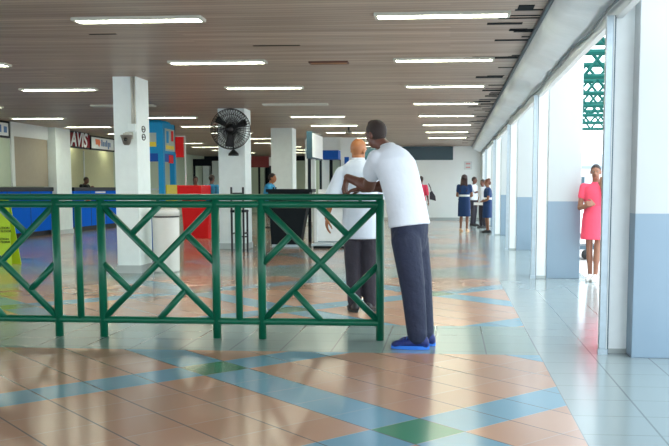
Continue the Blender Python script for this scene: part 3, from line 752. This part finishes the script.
        if hair == 'tuft':
            for i in range(9):
                a = random.uniform(-.7, .7); b_ = random.uniform(.1, .9); p = c+hr*a*.045*s+hf*b_*.06*s+up*(.112-.02*a*a-.02*b_*b_)*s
                ell(bm, p, .016*s, .016*s, .018*s, None, 6)
        if hair == 'bun':
            ell(bm, c-hf*.05*s+up*.10*s, .055*s, .06*s, .05*s, (hr, hf, up), 12); ell(bm, c-hf*.085*s-up*.01*s, .06*s, .045*s, .07*s, (hr, hf, up), 12)
        if hair == 'long':
            ell(bm, c+up*.05*s-hf*.03*s, .098*s, .105*s, .095*s, (hr, hf, up), 16)
            for i in range(9):
                a = (i-4)/4; st = c+hr*a*.075*s-hf*(.075-.03*a*a)*s
                capsule(bm, st, c+hr*a*.10*s-hf*.125*s-up*(.42-.05*abs(a)+.03*(i % 2))*s, .032*s, .022*s)
        new_obj('hair', bm, hairm, root, True)
    return root

# man leaning on the railing end (positions relative to his feet)
bx0, by0 = -.22, 7.08
def W(x, y, z): return (x-bx0, y-by0, z)
person('man in white polo and navy trousers leaning on the end of the green railing', (bx0, by0, 0), (-.86, .5), 1.86, 'skin1', world=True, chest=(-.62, .78), hface=(-.75, .62, -.12), headup=(-.25, .1, 1), vsz=.007,
       over=dict(pelvis=W(-.318, 7.08, .99), neck=W(-.50, 7.16, 1.625), head=W(-.600, 7.20, 1.732), ls=W(-.590, 7.06, 1.540), rs=W(-.425, 7.31, 1.515), le=W(-.672, 7.34, 1.310), re=W(-.50, 7.47, 1.32), lw=W(-.865, 7.44, 1.385), rw=W(-.73, 7.43, 1.29),
                 lh=W(-.345, 6.99, .96), rh=W(-.285, 7.17, .96), lk=W(-.288, 6.98, .52), rk=W(-.235, 7.13, .52), la=W(-.245, 6.985, .09), ra=W(-.195, 7.15, .09)),
       footdir=dict(l=(-1, .12, 0), r=(-1, .25, 0)), handdir=dict(l=((-.25, .05, -1), (.6, -.2, -.3)), r=((-1, -.1, -.15), (0, 0, -1))), curl=.7,
       top='shirt', bottom='navytr', shoes=('shoeblue', 'soleblue'), hair='tuft', hairplane=(.58, -.81, .0), hem=.0, bend=(.050, -.02, .02), sleeve=.50, sl_r=.080, arm=1.28, hs=.91, baggy=1.20, girth=.985, belly=.010)
# bald man beyond the railing
bx1, by1 = -.93, 9.1
def W1(x, y, z): return (x-bx1, y-by1, z)
person('bald man in white shirt standing behind the railing with his left arm hanging down', (bx1, by1, 0), (.12, 1), 1.82, 'skin2', world=True, hface=(.45, .85, -.12), headup=(.12, 0, 1), vsz=.007,
       over=dict(pelvis=W1(-.915, 9.1, .96), neck=W1(-.945, 9.1, 1.595), head=W1(-.945, 9.12, 1.685), ls=W1(-1.12, 9.10, 1.455), rs=W1(-.775, 9.10, 1.465), le=W1(-1.215, 9.05, 1.20), re=W1(-.74, 9.24, 1.20), lw=W1(-1.275, 9.09, .985), rw=W1(-.83, 9.38, 1.06),
                 lh=W1(-1.0, 9.1, .94), rh=W1(-.83, 9.1, .94), lk=W1(-1.0, 9.12, .50), rk=W1(-.83, 9.13, .50), la=W1(-.985, 9.08, .09), ra=W1(-.82, 9.10, .09)),
       footdir=dict(l=(-.35, 1, 0), r=(.3, 1, 0)), handdir=dict(l=((-.05, .15, -1), (.8, .3, 0))), curl=.45,
       top='shirt2', bottom='darktr', shoes=('shoeblack', 'soleblack'), hair=None, hem=-.30, sleeve=.92, sl_r=.078, baggy=1.08, belly=.02)
# woman in pink at the opening
person('woman in a coral pink dress standing outside the opening, hand at her cheek', (2.03, 12.42, 0), (-.35, -.95), 1.62, 'skin3', vsz=.008,
       over=dict(le=(-.20, .10, 1.16), lw=(-.11, .13, 1.42), re=(.22, .06, 1.10), rw=(-.02, .22, 1.16), lk=(-.05, .06, .49), la=(-.03, .03, .08), rk=(.07, .03, .49), ra=(.06, -.03, .08)),
       handdir=dict(l=((.0, -.1, 1), (.3, .5, 0)), r=((-.9, -.5, .1), (.2, .9, 0))), top='pink', dress='pink', skirt_z=.63, shoes=('whiteshoe', 'whiteshoe'), hair='crop', hairplane=(.75, -.66, .01), hface=(-.25, -.97, -.05), sleeve=.45, sl_r=.062, hem=.1, girth=.98, toe=.8)
# two women in navy
person('woman with long dark braids in a navy dress, back turned, standing by the far wall', (.44, 25.9, 0), (.25, 1), 1.66, 'skin3', vsz=.014,
       over=dict(le=(-.24, .06, 1.12), lw=(-.05, .2, 1.1), re=(.23, .06, 1.12), rw=(.05, .22, 1.08)), top='navydress', dress='navydress', skirt_z=.48, trimcol='trim', shoes=('tanshoe', 'tanshoe'), hair='long', hairm='braid', sleeve=.5, sl_r=.058, hem=.1, girth=1.02)
person('woman with reddish pinned-up hair in a navy dress, in profile by the piers', (1.10, 25.35, 0), (-1, -.15), 1.54, 'skin3', vsz=.014,
       over=dict(le=(-.22, .03, 1.10), lw=(-.1, .24, 1.0), re=(.22, .03, 1.1), rw=(.08, .26, .98)), top='navydress', dress='navydress', skirt_z=.50, trimcol='trim', hair='bun', hairm='hairred', sleeve=.55, sl_r=.06, hem=.1)
t = part('paper_sheet', 'paper', None, False, bx(.70, .96, 25.2, 25.24, .80, .88)); tag(t, 'white paper held by the woman with reddish hair', 'paper')
person('man in white shirt and dark trousers standing behind the braided woman', (.83, 30.0, 0), (.9, -.4), 1.66, 'skin1', vsz=.014, over=dict(re=(.24, .15, 1.2), rw=(.2, .4, 1.25)), top='shirt', bottom='darktr', hem=-.05, sleeve=.8)
person('person in white shirt half hidden behind the woman with reddish hair', (1.08, 28.4, 0), (-.8, -.6), 1.56, 'skin1', vsz=.014, top='shirt', bottom='darktr', hem=-.05, sleeve=.8)
person('person in a pink top with a black shoulder bag standing by the far wall', (-.90, 28.0, 0), (.3, 1), 1.66, 'skin1', vsz=.014, top='pinktop', bottom='darktr', hem=-.05, sleeve=.9, girth=.95)
t = thing('shoulder_bag', 'black bag hanging at the side of the person in the pink top', 'bag', (-.56, 27.95, .93))
part('pouch', 'bag', t, False, lambda b: prism(b, [(-.06, -.05, 0), (.14, -.05, -.05), (.12, -.05, .1), (.02, -.05, .26), (-.06, -.05, .22)], (0, .1, 0))); part('strap', 'bag', t, True, lambda b: polytube(b, [(.0, 0, .2), (-.03, 0, .36), (-.10, 0, .5)], .014))
# people at the stalls
person('person in a light blue shirt seated on the bar stool beside the black counter', (-4.20, 20.1, 0), (1, -.1), 1.66, 'skin2', vsz=.014, seated=True, footdir=dict(l=(1, 0, -.3), r=(1, 0, -.3)),
       over=dict(pelvis=(0, -.02, .96), neck=(0, .08, 1.47), head=(0, .13, 1.60), ls=(-.18, .06, 1.41), rs=(.18, .06, 1.41), le=(-.2, .16, 1.20), re=(.2, .16, 1.2), lw=(-.12, .32, 1.18), rw=(.12, .32, 1.18),
                 lh=(-.085, .0, .95), rh=(.085, .0, .95), lk=(-.1, .36, .92), rk=(.1, .36, .92), la=(-.1, .30, .50), ra=(.1, .30, .50)), top='bluetop', bottom='black', hem=.0, sleeve=.8, tr_end=.5)
person('person in a light blue shirt standing left of the fan column', (-6.30, 22.95, 0), (.3, 1), 1.64, 'skin1', vsz=.014, top='bluetop', bottom='darktr', hem=-.05, sleeve=.8)
person('person in a dark orange top standing behind the red stall', (-7.22, 24.6, 0), (.5, -1), 1.62, 'skin1', vsz=.014, top='orangetop', bottom='darktr', hem=-.05, long_sleeve=True)
person('clerk in dark clothes sitting low behind the blue counter under the red rental sign', (-12.15, 28.5, 0), (1, -.3), 1.68, 'skin1', vsz=.014, over=dict(le=(-.25, .12, 1.18), re=(.25, .12, 1.18), lw=(-.1, .3, 1.33), rw=(.1, .3, 1.33), head=(0, .09, 1.6)), top='black', bottom='black', hem=-.05, long_sleeve=True)
